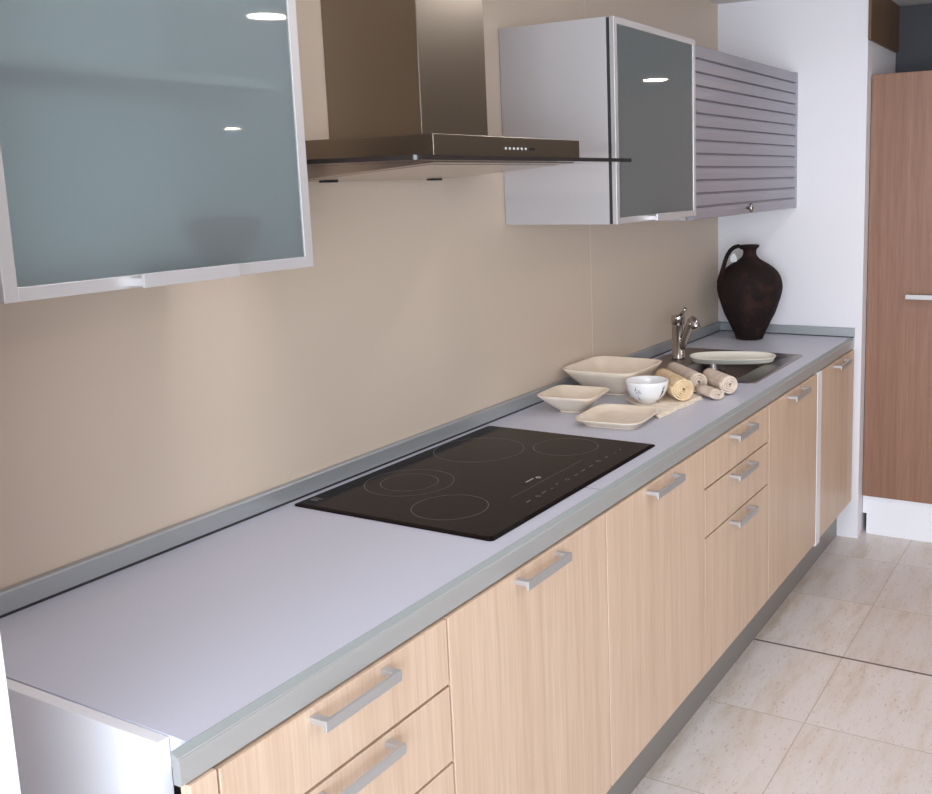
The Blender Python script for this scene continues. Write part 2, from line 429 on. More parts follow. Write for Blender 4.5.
# ------------------------------------------------------------------ worktop
HX0, HX1, HY0, HY1 = 0.6555, 1.434, -0.565, -0.0375
SX0, SX1, SY0, SY1 = 2.283, 2.884, -0.545, -0.045
wt = thing('worktop', 'long grey laminate worktop with an aluminium front edge', 'worktop', (1.63, -0.31, ZB))
IR = -0.6055
BX0, BX1, BY0, BY1 = 2.328, 2.716, -0.462, -0.206      # sink bowl opening
mb = MB()
top = lambda a, b, c, d_: mb.box(a, b, c, d_, ZB, ZC)
top(-0.1045, BX0-0.004, IR, -0.016)
top(BX1+0.004, XF-0.002, IR, -0.016)
top(BX0-0.004, BX1+0.004, IR, BY0-0.004)
top(BX0-0.004, BX1+0.004, BY1+0.004, -0.016)
obj('slab', mb, M['worktop'], wt)
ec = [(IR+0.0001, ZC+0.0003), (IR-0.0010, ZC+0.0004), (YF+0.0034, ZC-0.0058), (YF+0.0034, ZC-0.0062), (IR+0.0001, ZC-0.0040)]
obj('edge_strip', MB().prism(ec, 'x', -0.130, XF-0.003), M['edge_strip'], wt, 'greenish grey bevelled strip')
ep = [(IR+0.0002, ZC-0.0042), (YF+0.0032, ZC-0.0064), (YF+0.0022, ZC-0.0072), (YF+0.0020, ZC-0.0082), (YF+0.0006, ZC-0.0086), (YF, ZC-0.0094), (YF, ZB+0.001), (YF+0.002, ZB-0.0005), (IR+0.0002, ZB-0.0005)]
obj('edge_profile', MB().prism(ep, 'x', -0.130, XF-0.003), M['alu_edge'], wt)
obj('seam', B(1.0385, 1.0395, IR+0.001, HY0-0.001, ZC-0.001, ZC+0.00025), M['dark_rubber'], wt)
up = [(-0.0005, ZC+0.001), (-0.0005, 0.9435), (-0.003, 0.945), (-0.0125, 0.943), (-0.0143, 0.940), (-0.0143, ZC+0.004)]
u1 = obj('upstand', MB().prism(up, 'x', -0.149, XF-0.001), M['upstand']); tag(u1, 'long grey aluminium upstand along the beige wall', 'upstand')
obj('gasket', B(-0.1045, XF-0.018, -0.0160, -0.0050, ZC-0.002, ZC+0.0042), M['dark_rubber'], u1)
pe = [(XF-0.0005, ZC+0.0015), (XF-0.0005, 0.9415), (XF-0.003, 0.943), (XF-0.0125, 0.941), (XF-0.0143, 0.938), (XF-0.0143, ZC+0.004)]
u2 = obj('upstand', MB().prism(pe, 'y', -0.6215, -0.0150), M['upstand']); tag(u2, 'short grey aluminium upstand along the white end wall behind the jug', 'upstand')
obj('gasket', B(XF-0.016, XF-0.005, -0.6205, -0.017, ZC+0.0002, ZC+0.0042), M['dark_rubber'], u2)

# ------------------------------------------------------------------ hob
hob = thing('hob', 'black ceramic hob set into the grey worktop', 'hob', ((HX0+HX1)/2, (HY0+HY1)/2, ZC))
HZ = ZC+0.0055
def rrect(x0, x1, y0, y1, r, n=6):
    pts = []
    for cx, cy, a0 in ((x1-r,y0+r,-PI/2),(x1-r,y1-r,0),(x0+r,y1-r,PI/2),(x0+r,y0+r,PI)):
        for k in range(n+1):
            a = a0 + k*(PI/2)/n; pts.append((cx+r*math.cos(a), cy+r*math.sin(a)))
    return pts
o1 = rrect(HX0, HX1, HY0, HY1, 0.010)
def inset(d): return rrect(HX0+d, HX1-d, HY0+d, HY1-d, 0.010)
mb = MB().rings([[(x,y,ZC+0.0003) for x,y in o1], [(x,y,ZC+0.0030) for x,y in o1], [(x,y,HZ-0.0006) for x,y in inset(0.007)], [(x,y,HZ) for x,y in inset(0.0095)]], smooth=False)
obj('glass_plate', mb, M['hob'], hob)
def ring(cx, cy, r, w, z=HZ+0.0001, n=72, a0=0, a1=2*PI):
    mb = MB(); t = mb.bm
    full = abs(a1-a0-2*PI) < 1e-6
    pts = [(math.cos(a0+(a1-a0)*k/n), math.sin(a0+(a1-a0)*k/n)) for k in range(n if full else n+1)]
    rows = [[t.verts.new((cx+rr*c, cy+rr*s, zz)) for c, s in pts] for rr, zz in ((r-w/2, z), (r+w/2, z), (r+w/2, z+0.0002), (r-w/2, z+0.0002))]
    m = len(pts)
    for q in range(4):
        A, C = rows[q], rows[(q+1)%4]
        for i in range(m if full else m-1):
            j = (i+1) % m
            t.faces.new([A[i], A[j], C[j], C[i]])
    bmesh.ops.recalc_face_normals(t, faces=t.faces[:])
    return mb
def merge(*ms):
    a = ms[0]
    for b in ms[1:]: a._merge(b.bm)
    return a
zones = [((0.889,-0.178), (0.104,0.067)), ((0.782,-0.372), (0.083,)), ((1.196,-0.165), (0.118,)), ((1.312,-0.360), (0.085,))]
for (cx, cy), rs in zones:
    obj('cooking_zone', merge(*[ring(cx, cy, r, 0.0016) for r in rs]), M['hob_mark'], hob)
mb = B(0.889, 1.217, -0.4606, -0.4594, HZ+0.0001, HZ+0.0004)
obj('guide_line', mb, M['hob_mark'], hob)
rr = random.Random(3)
for i, cx in enumerate((0.885, 0.925, 0.955, 0.985, 1.02, 1.06, 1.10, 1.14, 1.18, 1.225, 1.265, 1.31, 1.345)):
    cy = -0.505 + rr.uniform(-0.004, 0.004)
    w = rr.choice((0.004, 0.006, 0.009))
    mk = ring(cx, cy, 0.005, 0.0016) if i % 4 == 1 else B(cx-w, cx+w, cy-0.0016, cy+0.0016, HZ+0.0001, HZ+0.0004)
    obj('touch_control', mk, M['hob_mark'], hob)
lg = MB()
lg.prism([(1.000,-0.4312),(1.033,-0.4312),(1.036,-0.4268),(1.003,-0.4268)], 'z', HZ+0.0001, HZ+0.0004)
obj('maker_emblem', ring(1.046, -0.436, 0.0045, 0.0045), M['hob_mark2'], hob)
obj('maker_mark', lg, M['hob_mark2'], hob)
obj('rating_print', B(0.690, 0.700, -0.075, -0.055, HZ+0.0001, HZ+0.0004).box(0.704, 0.708, -0.078, -0.052, HZ+0.0001, HZ+0.0004), M['hob_mark'], hob)

# ------------------------------------------------------------------ sink
sink = thing('sink', 'inset stainless steel sink in the far part of the worktop', 'sink', ((SX0+SX1)/2, (SY0+SY1)/2, ZC))
def ringz(x0, x1, y0, y1, r, z): return [(x, y, z) for x, y in rrect(x0, x1, y0, y1, r, 5)]
Z1 = ZC+0.0032
mb = MB().rings([ringz(SX0,SX1,SY0,SY1,0.03,ZC+0.0003), ringz(SX0+0.001,SX1-0.001,SY0+0.001,SY1-0.001,0.03,Z1-0.0006), ringz(SX0+0.004,SX1-0.004,SY0+0.004,SY1-0.004,0.028,Z1),
    ringz(SX0+0.014,SX1-0.014,SY0+0.014,SY1-0.014,0.025,Z1), ringz(SX0+0.018,SX1-0.018,SY0+0.018,SY1-0.018,0.024,Z1-0.0014), ringz(BX0-0.003,BX1+0.003,BY0-0.003,BY1+0.003,0.045,Z1-0.0016),
    ringz(BX0,BX1,BY0,BY1,0.045,Z1-0.003)], cap0=False, cap1=False)
obj('rim', mb, M['steel'], sink)
mb = MB().rings([ringz(BX0,BX1,BY0,BY1,0.045,Z1-0.003), ringz(BX0+0.003,BX1-0.003,BY0+0.003,BY1-0.003,0.045,ZC-0.02), ringz(BX0+0.008,BX1-0.008,BY0+0.008,BY1-0.008,0.045,ZC-0.135),
    ringz(BX0+0.02,BX1-0.02,BY0+0.02,BY1-0.02,0.04,ZC-0.155), ringz(BX0+0.05,BX1-0.05,BY0+0.05,BY1-0.05,0.03,ZC-0.16)], cap0=False, cap1=True)
obj('bowl', mb, M['steel'], sink)
obj('drain', MB().lathe([(0.0,0.0),(0.040,0.0),(0.042,0.002),(0.030,0.004),(0.0,0.003)], ((BX0+BX1)/2,(BY0+BY1)/2,ZC-0.1595), n=32), M['chrome'], sink)
ov = obj('overflow', MB().lathe([(0.013,0.0),(0.013,0.003),(0.010,0.004),(0.0,0.004)], (BX1-0.0045,-0.268,ZC-0.046), n=24, axis=(-1,0,0)), M['steel'], sink)
obj('screw', MB().lathe([(0.006,0.0),(0.006,0.002),(0.0,0.003)], (BX1-0.0085,-0.268,ZC-0.046), n=12, axis=(-1,0,0)), M['chrome'], ov)

# ------------------------------------------------------------------ faucet
FX, FY, FZ = 2.632, -0.120, Z1-0.001
tap = thing('faucet', 'chrome mixer faucet behind the sink bowl', 'faucet', (FX, FY, FZ))
obj('body', MB().lathe([(0.027,0.0),(0.027,0.006),(0.0245,0.009),(0.0245,0.138)], (FX,FY,FZ), n=32), M['chrome'], tap)
hd = obj('head', MB().lathe([(0.0235,0.139),(0.026,0.140),(0.026,0.166),(0.0245,0.169),(0.0,0.170)], (FX,FY,FZ), n=32), M['chrome'], tap)
obj('lever', MB().tube([(FX+0.004,FY-0.004,FZ+0.166),(FX-0.006,FY-0.024,FZ+0.184),(FX-0.012,FY-0.036,FZ+0.200)], [0.006,0.0065,0.006], n=12), M['chrome'], tap)
sd = Vector((-0.36, -0.93, 0)).normalized()
S = lambda t, z: (FX+sd.x*t, FY+sd.y*t, FZ+z)
obj('spout', MB().tube([S(0.012,0.045), S(0.026,0.064), S(0.042,0.094), S(0.056,0.122), S(0.067,0.143), S(0.074,0.153)], [0.015,0.0155,0.0155,0.016,0.0165,0.016], n=16), M['chrome'], tap)
obj('spray_head', MB().tube([S(0.062,0.150), S(0.076,0.157), S(0.088,0.151), S(0.093,0.137), S(0.094,0.126)], [0.012,0.0165,0.018,0.018,0.017], n=20), M['chrome'], tap)

# ------------------------------------------------------------------ dishes
def sq(cx, cy, a, b, z, rot, p, n=64, rise=0.0):
    """superellipse ring, corners lifted by rise"""
    out = []
    for k in range(n):
        t = 2*PI*k/n; c, s = math.cos(t), math.sin(t)
        q = (abs(c)**p + abs(s)**p)**(-1/p)
        x, y = a*q*c, b*q*s
        lift = rise*(min(abs(x)/a, abs(y)/b))**3
        out.append((cx + x*math.cos(rot)-y*math.sin(rot), cy + x*math.sin(rot)+y*math.cos(rot), z+lift))
    return out
def square_dish(name, label, cat, c, a, b, h, fa, fb, rot, matl, group=None, p=6.5, th=0.008, belly=0.5, z0=ZC, foot=0.006, rise=0.0, bowl_floor=None):
    cx, cy = c
    root = thing(name, label, cat, (cx, cy, z0), group)
    z = z0+0.0004
    # foot ring
    obj('foot', MB().rings([sq(cx,cy,fa,fb,z,rot,6), sq(cx,cy,fa*0.99,fb*0.99,z+foot,rot,6)]), matl, root)
    R = []
    steps = 6
    for k in range(steps+1):
        t = k/steps; w = t**belly
        R.append(sq(cx,cy, fa*1.0+(a-fa)*t, fb*1.0+(b-fb)*t, z+foot+(h-foot)*(t**(1/belly) if False else t**1.15), rot, 5+ (p-5)*t, rise=rise*t))
    R.append(sq(cx,cy,a-0.001,b-0.001,z+h+0.0015,rot,p,rise=rise)); R.append(sq(cx,cy,a-th*0.6,b-th*0.6,z+h+0.002,rot,p,rise=rise)); R.append(sq(cx,cy,a-th,b-th,z+h+0.0008,rot,p,rise=rise))
    bf = bowl_floor or (foot+0.005)
    for k in range(steps, -1, -1):
        t = k/steps
        R.append(sq(cx,cy, fa*0.95+(a-th*1.3-fa*0.95)*t, fb*0.95+(b-th*1.3-fb*0.95)*t, z+bf+(h-bf-0.002)*(t**1.15), rot, 5+(p-5)*t, rise=rise*t))
    R.append(sq(cx,cy,fa*0.5,fb*0.5,z+bf-0.001,rot,4))
    obj('bowl' if h > 0.03 else 'dish', MB().rings(R), matl, root)
    return root
g_d = 'cream square dishes on the worktop'
square_dish('serving_bowl', 'largest square cream bowl, flaring, against the wall beside the faucet', 'bowl', (2.008,-0.150), 0.142, 0.134, 0.088, 0.064, 0.068, 0.0, M['cream'], g_d)
square_dish('serving_bowl', 'small square cream bowl behind the far back corner of the hob', 'bowl', (1.706,-0.167), 0.091, 0.094, 0.057, 0.036, 0.036, math.radians(5), M['cream'], g_d)
square_dish('plate', 'flat square cream plate in front of the two square bowls', 'plate', (1.636,-0.353), 0.116, 0.105, 0.0215, 0.090, 0.080, math.radians(5), M['cream'], g_d, p=5, th=0.009, foot=0.003, bowl_floor=0.006)

# oval platter across the sink
PC = (2.650, -0.334)
def stad(a, b, z, n=72, p=2.6): return sq(PC[0], PC[1], a, b, z, math.radians(22), p, n)
pz = Z1+0.0006
mb = MB().rings([stad(0.076,0.151,pz), stad(0.080,0.154,pz+0.004), stad(0.090,0.158,pz+0.015), stad(0.096,0.161,pz+0.019), stad(0.097,0.162,pz+0.0205), stad(0.095,0.160,pz+0.0215), stad(0.090,0.156,pz+0.019), stad(0.078,0.146,pz+0.008), stad(0.05,0.1,pz+0.0065)])
tag(obj('platter', mb, M['platter']), 'oval ivory platter lying across the sink', 'platter')

# napkin under the cup
def napkin():
    A, Bq, Cq, D = Vector((1.705,-0.452,0)), Vector((2.005,-0.470,0)), Vector((2.150,-0.300,0)), Vector((1.890,-0.250,0))
    mb = MB(); t = mb.bm; n, m = 28, 16; layers = []
    rg = random.Random(5)
    def P(i, j, dz, sh=0.0):
        u, v = i/n, j/m
        p = (A*(1-u)+Bq*u)*(1-v) + (D*(1-u)+Cq*u)*v
        if 0 < i < n and 0 < j < m: pass
        w = 0.0007*math.sin(u*17+v*9)+0.0005*math.sin(v*23)
        edge = 0.0012*rg.uniform(-1,1) if i in (0, n) or j in (0, m) else 0
        return (p.x+edge+sh*0.3, p.y+edge+sh, ZC+dz+max(0, w))
    for (lo, hi, sh) in ((0.0004, 0.0034, 0.0), (0.0043, 0.0070, 0.004)):
        bot = [[t.verts.new(P(i, j, lo, sh)) for j in range(m+1)] for i in range(n+1)]
        topv = [[t.verts.new(P(i, j, hi, sh)) for j in range(m+1)] for i in range(n+1)]
        for i in range(n):
            for j in range(m):
                f = t.faces.new([topv[i][j], topv[i+1][j], topv[i+1][j+1], topv[i][j+1]]); f.smooth = True
                t.faces.new([bot[i][j], bot[i][j+1], bot[i+1][j+1], bot[i+1][j]])
        loop = [(i,0) for i in range(n)] + [(n,j) for j in range(m)] + [(i,m) for i in range(n,0,-1)] + [(0,j) for j in range(m,0,-1)]
        for q in range(len(loop)):
            (a, b), (c, d) = loop[q], loop[(q+1) % len(loop)]
            t.faces.new([bot[a][b], bot[c][d], topv[c][d], topv[a][b]])
    bmesh.ops.recalc_face_normals(t, faces=t.faces[:])
    o = obj('napkin', mb, M['linen'])
    return tag(o, 'folded cream cloth napkin lying flat under the white cup', 'napkin')
napkin()
ZN = ZC+0.0086    # top of napkin

# white cup
CX, CY = 1.870, -0.338
cup = thing('drinking_bowl', 'small round white porcelain bowl with dark drawings on the napkin', 'bowl', (CX, CY, ZN))
prof = [(0.0,0.0),(0.031,0.0),(0.032,0.004),(0.034,0.006),(0.046,0.014),(0.056,0.026),(0.063,0.042),(0.066,0.058),(0.0672,0.068),(0.0660,0.0695),(0.0640,0.068),(0.0625,0.058),(0.059,0.040),(0.050,0.022),(0.035,0.011),(0.0,0.009)]
obj('bowl', MB().lathe(prof, (CX,CY,ZN), n=64), M['porcelain'], cup)
def on_cup(ang, z, off=0.0006):
    zs = [p for p in prof[3:9]]
    r = zs[0][0]
    for (r0, z0), (r1, z1) in zip(zs, zs[1:]):
        if z0 <= z <= z1: r = r0+(r1-r0)*(z-z0)/(z1-z0)
    return (CX+(r+off)*math.cos(ang), CY+(r+off)*math.sin(ang), ZN+z)
view = math.atan2(-1.6127-CY, -0.8731-CX)
def stroke(mb, pts, r=0.0005):
    mb.tube([on_cup(view+math.radians(a), z) for a, z in pts], r, n=6)
mb = MB()
# scribbled lines of script and a drawn stem on the left, a plant on the right
stroke(mb, [(-36,0.046),(-33,0.050),(-31,0.057),(-32,0.050),(-36,0.045),(-30,0.046)], 0.0008)
for zz, a0, a1 in ((0.0465,-29,-19),(0.0415,-33,-18),(0.0375,-35,-15)):
    stroke(mb, [(a0+(a1-a0)*k/16, zz+0.0010*math.sin(k*2.3)+0.0006*math.sin(k*5.1)) for k in range(17)], 0.00042)
stroke(mb, [(-27,0.036),(-28,0.028),(-28,0.020),(-27,0.012)], 0.00045)
stroke(mb, [(-28,0.022),(-32,0.014)], 0.0004)
stroke(mb, [(-27,0.019),(-22,0.012)], 0.0004)
obj('script_print', mb, M['ink'], cup, 'dark handwritten lines and a drawn stem')
mb = MB()
for k in range(5):
    stroke(mb, [(46,0.022+0.004*k),(48+3*(k%2),0.030+0.005*k),(52,0.036+0.005*k)], 0.0007)
stroke(mb, [(50,0.010),(48,0.025),(50,0.042),(54,0.055)], 0.0007)
obj('plant_print', mb, M['ink'], cup, 'dark drawn plant')

# rolled napkins
def roll(label, name, p0, ang, L, r, matl, turns=3.2, flat=1.0, seed=0, zbase=ZC, tilt=0.0):
    rg = random.Random(seed)
    dirv = Vector((math.cos(ang), math.sin(ang), 0)); side = Vector((-math.sin(ang), math.cos(ang), 0))
    mb = MB(); t = mb.bm
    n = int(turns*20); th = r*0.9/turns*0.58; rows = []
    segs = 10
    z0 = zbase + r*flat + 0.0008
    ph = rg.uniform(0, 6)
    for sgi in range(segs+1):
        u = sgi/segs; row = []
        jit = 0.004*rg.uniform(-1,1) if sgi in (0, segs) else 0
        for k in range(n+1):
            q = k/n; a = -PI/2 + 0.6 + q*turns*2*PI
            rad = (r*0.10 + (r*0.90-th)*q)*(1+0.05*math.sin(a*3+ph+u*4)*(1-q)+0.02*math.sin(a*2+u*6+ph))
            for rr_ in (rad, rad+th):
                pass
            cs, sn = math.cos(a), math.sin(a)
            telescoping = 0.006*(1-q)*(1 if sgi == 0 else 0)
            base = Vector(p0 + (0,))*1.0
            c = base + dirv*(u*L+jit-telescoping+0.0025*math.sin(a*2+ph)*(1 if sgi==0 else 0))
            i_ = c + side*(rad*cs) + Vector((0,0,z0+rad*sn*flat))
            o_ = c + side*((rad+th)*cs) + Vector((0,0,z0+(rad+th)*sn*flat))
            row.append((t.verts.new(i_), t.verts.new(o_)))
        rows.append(row)
    for a, b in zip(rows, rows[1:]):
        for k in range(n):
            f = t.faces.new([a[k][1], a[k+1][1], b[k+1][1], b[k][1]]); f.smooth = True
            f = t.faces.new([a[k][0], b[k][0], b[k+1][0], a[k+1][0]]); f.smooth = True
        t.faces.new([a[0][0], a[0][1], b[0][1], b[0][0]]); t.faces.new([a[n][0], b[n][0], b[n][1], a[n][1]])
    for row in (rows[0], rows[-1]):
        for k in range(n): t.faces.new([row[k][0], row[k][1], row[k+1][1], row[k+1][0]])
    bmesh.ops.recalc_face_normals(t, faces=t.faces[:])
    return tag(obj(name, mb, matl), label, 'napkin', 'rolled napkins by the sink')
roll('thick golden rolled napkin beside the white bowl', 'rolled_napkin', (1.914,-0.443), math.radians(43), 0.20, 0.0375, M['linen_gold'], 4.2, 1.0, 1, ZN-0.0008)
roll('long beige rolled napkin between the thick golden roll and the rightmost roll', 'rolled_napkin', (2.072,-0.429), math.radians(45), 0.23, 0.0340, M['linen_beige'], 3.0, 1.0, 2, Z1)
roll('rightmost beige rolled napkin, lying on the sink corner', 'rolled_napkin', (2.084,-0.530), math.radians(46), 0.16, 0.0325, M['linen_beige'], 3.2, 1.0, 3, Z1)
roll('small flattened beige rolled napkin, frontmost of the rolls', 'rolled_napkin', (2.0080,-0.5185), math.radians(55), 0.082, 0.030, M['linen_beige'], 2.4, 0.6, 4, ZC)

# ------------------------------------------------------------------ jug
JX, JY = 3.203, -0.211
jug = thing('jug', 'tall dark clay jug with one handle in the far corner of the worktop', 'jug', (JX, JY, ZC))
k = 0.00065
prof = [(0,0),(0.055,0.0),(0.0585,0.003),(0.067,0.026),(0.082,0.057),(0.094,0.083),(0.107,0.108),(0.117,0.135),(0.125,0.160),(0.1335,0.187),(0.1385,0.212),(0.1395,0.228),(0.137,0.250),(0.131,0.270),(0.121,0.287),(0.106,0.304),(0.090,0.317),(0.070,0.330),(0.052,0.340),(0.039,0.350),(0.030,0.362),(0.0275,0.375),(0.030,0.387),(0.037,0.395),(0.0405,0.399),(0.0405,0.404),(0.037,0.406),(0.030,0.402),(0.024,0.385),(0.022,0.37),(0.03,0.35),(0.0,0.345)]
def smooth_prof(p, m=3):
    out = []
    for i in range(len(p)-1):
        p0 = p[max(i-1,0)]; p1 = p[i]; p2 = p[i+1]; p3 = p[min(i+2,len(p)-1)]
        for s in range(m):
            t = s/m
            f = lambda a,b,c,d: 0.5*((2*b)+(-a+c)*t+(2*a-5*b+4*c-d)*t*t+(-a+3*b-3*c+d)*t**3)
            out.append((max(0, f(p0[0],p1[0],p2[0],p3[0])), f(p0[1],p1[1],p2[1],p3[1])))
    return out+[p[-1]]
prof = [(0,0.0004),(0.055,0.0004)] + smooth_prof([(r, max(z,0.0004)) for r, z in prof[2:]])
obj('body', MB().lathe(prof, (JX,JY,ZC), n=64), M['jug'], jug)
hv = Vector((-0.487, 0.873, 0)).normalized()
hp = [(0.030,0.392),(0.048,0.402),(0.066,0.397),(0.082,0.385),(0.095,0.365),(0.105,0.340),(0.113,0.312),(0.121,0.285),(0.128,0.262),(0.132,0.245)]
obj('handle', MB().tube([(JX+hv.x*r, JY+hv.y*r, ZC+z) for r, z in hp], [0.008,0.0085,0.009,0.009,0.009,0.009,0.009,0.0095,0.010,0.010], n=14, rx=[0.016,0.015,0.014,0.0135,0.0135,0.014,0.015,0.016,0.018,0.020]), M['jug'], jug)
# small paper tag tied to the handle
tg = thing('price_tag', 'small white paper tag hanging from the jug handle', 'tag', (JX+hv.x*0.075, JY+hv.y*0.075, ZC+0.335))
tp = Vector((JX+hv.x*0.068, JY+hv.y*0.068, ZC))
obj('string', MB().tube([(tp.x, tp.y, ZC+0.392), (tp.x-0.003, tp.y-0.002, ZC+0.378), (tp.x-0.004, tp.y, ZC+0.368)], 0.0008, n=6), M['paper'], tg)
tagring = []
for dz, w in ((0.370,0.004),(0.364,0.010),(0.350,0.014),(0.340,0.015),(0.334,0.012)):
    q = Vector((tp.x-0.004, tp.y, ZC+dz))
    tagring.append([tuple(q+hv*w+Vector((-.001,-.001,0))), tuple(q-hv*w+Vector((-.001,-.001,0))), tuple(q-hv*w+Vector((.001,.001,0))), tuple(q+hv*w+Vector((.001,.001,0)))])
obj('card', MB().rings(tagring, smooth=False), M['paper'], tg)

# ------------------------------------------------------------------ hood
hood = thing('cooker_hood', 'steel chimney cooker hood with a glass canopy above the hob', 'hood', (1.02, -0.2, 1.60))
CHX0, CHX1, CHY = 0.887, 1.143, -0.268
ch = obj('chimney', B(CHX0, CHX1, CHY, -0.001, 1.6925, HC-0.001, bev=0.0018), M['hood_steel'], hood)
bd = obj('body', B(0.722, 1.318, -0.420, -0.001, 1.6485, 1.6925, bev=0.0012), M['hood_steel'], hood)
gp = rrect(0.582, 1.483, -0.487, -0.002, 0.012)
obj('glass_canopy', MB().rings([[(x,y,1.6385) for x,y in gp], [(x,y,1.6475) for x,y in gp]], smooth=False), M['smoke'], hood)
# wedge shaped underside with the grease filter
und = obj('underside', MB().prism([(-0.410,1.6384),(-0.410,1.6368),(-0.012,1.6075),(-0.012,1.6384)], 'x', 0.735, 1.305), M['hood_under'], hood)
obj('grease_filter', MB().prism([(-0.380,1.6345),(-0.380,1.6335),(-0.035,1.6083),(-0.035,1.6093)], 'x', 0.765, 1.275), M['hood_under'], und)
for x in (0.835, 1.228):
    obj('latch', B(x-0.022, x+0.022, -0.048, -0.030, 1.6045, 1.6095, bev=0.001), M['dark'], und)
bt = MB()
for i in range(6):
    x = 0.981+0.0165*i
    bt.lathe([(0.0030,0.0),(0.0030,0.002),(0.0,0.0025)], (x, -0.4198, 1.6672), n=14, axis=(0,-1,0))
obj('buttons', bt, M['paper'], bd, 'row of small pale buttons')
obj('display', B(1.080, 1.102, -0.4212, -0.4195, 1.6645, 1.6705), M['dark'], bd, 'small dark display')

# ------------------------------------------------------------------ wall cabinets
WZ1 = 2.03
def wall_carcass(root, x0, x1, z0, z1, yf, matl, shelves=(), added_liner=None):
    t = 0.016; mb = MB()
    mb.box(x0, x0+t, yf, -0.002, z0, z1, bev=0.0008, seg=1).box(x1-t, x1, yf, -0.002, z0, z1, bev=0.0008, seg=1)
    mb.box(x0+t, x1-t, yf, -0.002, z0, z0+t).box(x0+t, x1-t, yf, -0.002, z1-t, z1).box(x0+t, x1-t, -0.010, -0.002, z0+t, z1-t)
    o = obj('carcass', mb, matl, root)
    obj('added_liner', MB().box(x0+t, x1-t, -0.013, -0.0105, z0+t, z1-t).box(x0+t, x0+t+0.002, yf+0.002, -0.0135, z0+t, z1-t).box(x1-t-0.002, x1-t, yf+0.002, -0.0135, z0+t, z1-t), M['white_lam'], root)  # white boards added to brighten the cabinet inside behind the glass
    for s in shelves:
        obj('shelf', B(x0+t, x1-t, yf+0.03, -0.010, s-0.008, s+0.008), matl, root)
    return o
def glass_door(root, x0, x1, z0, z1, y0, y1, hx0, hx1):
    """aluminium frame with frosted pane"""
    w = 0.0195; wb = 0.0185
    fr = MB()
    fr.box(x0, x0+w, y0, y1, z0, z1, bev=0.0010).box(x1-w, x1, y0, y1, z0, z1, bev=0.0010)
    fr.box(x0+w-0.001, x1-w+0.001, y0, y1, z0, z0+wb, bev=0.0010).box(x0+w-0.001, x1-w+0.001, y0, y1, z1-wb, z1, bev=0.0010)
    d = obj('door', fr, M['alu_frame'], root)
    gpane = obj('glass_pane', B(x0+w-0.004, x1-w+0.004, y0+0.003, y0+0.007, z0+wb-0.004, z1-wb+0.004), M['frosted'], d)
    gpane.data.materials.append(M['clear'])            # etched on its face, clear behind
    for f in gpane.data.polygons:
        f.material_index = 0 if f.normal.y < -0.9 else 1
    h = MB().box(hx0, hx1, y0-0.030, y0-0.024, z0+0.0015, z0+0.0215, bev=0.001)
    for px in (hx0+0.001, hx1-0.013): h.box(px, px+0.012, y0-0.0245, y0+0.0005, z0+0.003, z0+0.015, bev=0.0006)
    obj('handle', h, M['alu_frame'], d)
    return d
YC, YDW = -0.3475, -0.3732
nz = 1.4575
near = thing('wall_cabinet', 'grey wall cabinet with frosted glass door at the near left, left of the hood', 'wall cabinet', (0.145, -0.18, nz), 'wall cabinets')
wall_carcass(near, -0.1310, 0.4200, nz, WZ1, YC, M['grey_lam'], shelves=(1.768,))
glass_door(near, -0.1315, 0.4215, nz, WZ1, YDW, YDW+0.020, 0.053, 0.227)
fz = 1.4715
far = thing('wall_cabinet', 'grey wall cabinet with frosted glass door right of the hood', 'wall cabinet', (1.90, -0.18, fz), 'wall cabinets')
wall_carcass(far, 1.6165, 2.2050, fz, 2.0320, YC, M['grey_lam'], shelves=(1.75,))
glass_door(far, 1.6135, 2.1975, fz, 2.0310, YDW, YDW+0.0140, 1.822, 1.995)
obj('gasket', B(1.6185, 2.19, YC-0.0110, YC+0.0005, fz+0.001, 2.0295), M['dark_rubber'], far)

shut = thing('shutter_cabinet', 'wall cabinet with a ribbed aluminium roller shutter in the far corner', 'wall cabinet', (2.79, -0.18, 1.456), 'wall cabinets')
sx0, sx1, sz0, sz1 = 2.2065, XF-0.002, 1.4560, 2.0240
wall_carcass(shut, sx0, sx1, sz0, sz1, -0.330, M['grey_lam'])
n = 13; hgt = (sz1-sz0)/n; pts = []
for i in range(n):
    a = sz0+i*hgt; b = a+hgt
    pts += [(-0.3555, a+0.001), (-0.3600, a+0.003), (-0.3602, a+hgt*0.55), (-0.3565, b-0.0055), (-0.3490, b-0.0045), (-0.3490, b-0.0005)]
pts += [(-0.334, sz1), (-0.334, sz0)]
sh = obj('shutter', MB().prism(pts, 'x', sx0+0.0025, sx1-0.022), M['shutter'], shut)
obj('side_rail', B(sx1-0.0215, sx1, -0.3605, -0.3305, sz0, sz1, bev=0.001), M['shutter'], shut)
kn = MB().lathe([(0.005,0.0),(0.005,0.010),(0.014,0.013),(0.016,0.019),(0.014,0.024),(0.0,0.026)], (2.735, -0.3600, 1.4785), n=20, axis=(0,-1,0.0), sx=0.8, sy=1.1)
obj('knob', kn, M['chrome'], sh)

# pots behind the frosted glass
bowlp = [(0.0,0.0),(0.030,0.0),(0.034,0.006),(0.052,0.026),(0.062,0.050),(0.064,0.072),(0.061,0.072),(0.058,0.052),(0.048,0.030),(0.0,0.010)]
tag(obj('clay_bowl', MB().lathe(bowlp, (0.312,-0.262,nz+0.0165), n=40), M['bowl_brown']), 'brown clay bowl blurred behind the near frosted glass door', 'bowl')
tag(obj('jar', MB().lathe([(0.0,0.0),(0.038,0.0),(0.042,0.01),(0.044,0.08),(0.030,0.105),(0.026,0.12),(0.028,0.126),(0.0,0.126)], (-0.082,-0.22,nz+0.0165), n=32), M['jar_dark']), 'dark jar blurred behind the left edge of the near frosted glass door', 'jar')

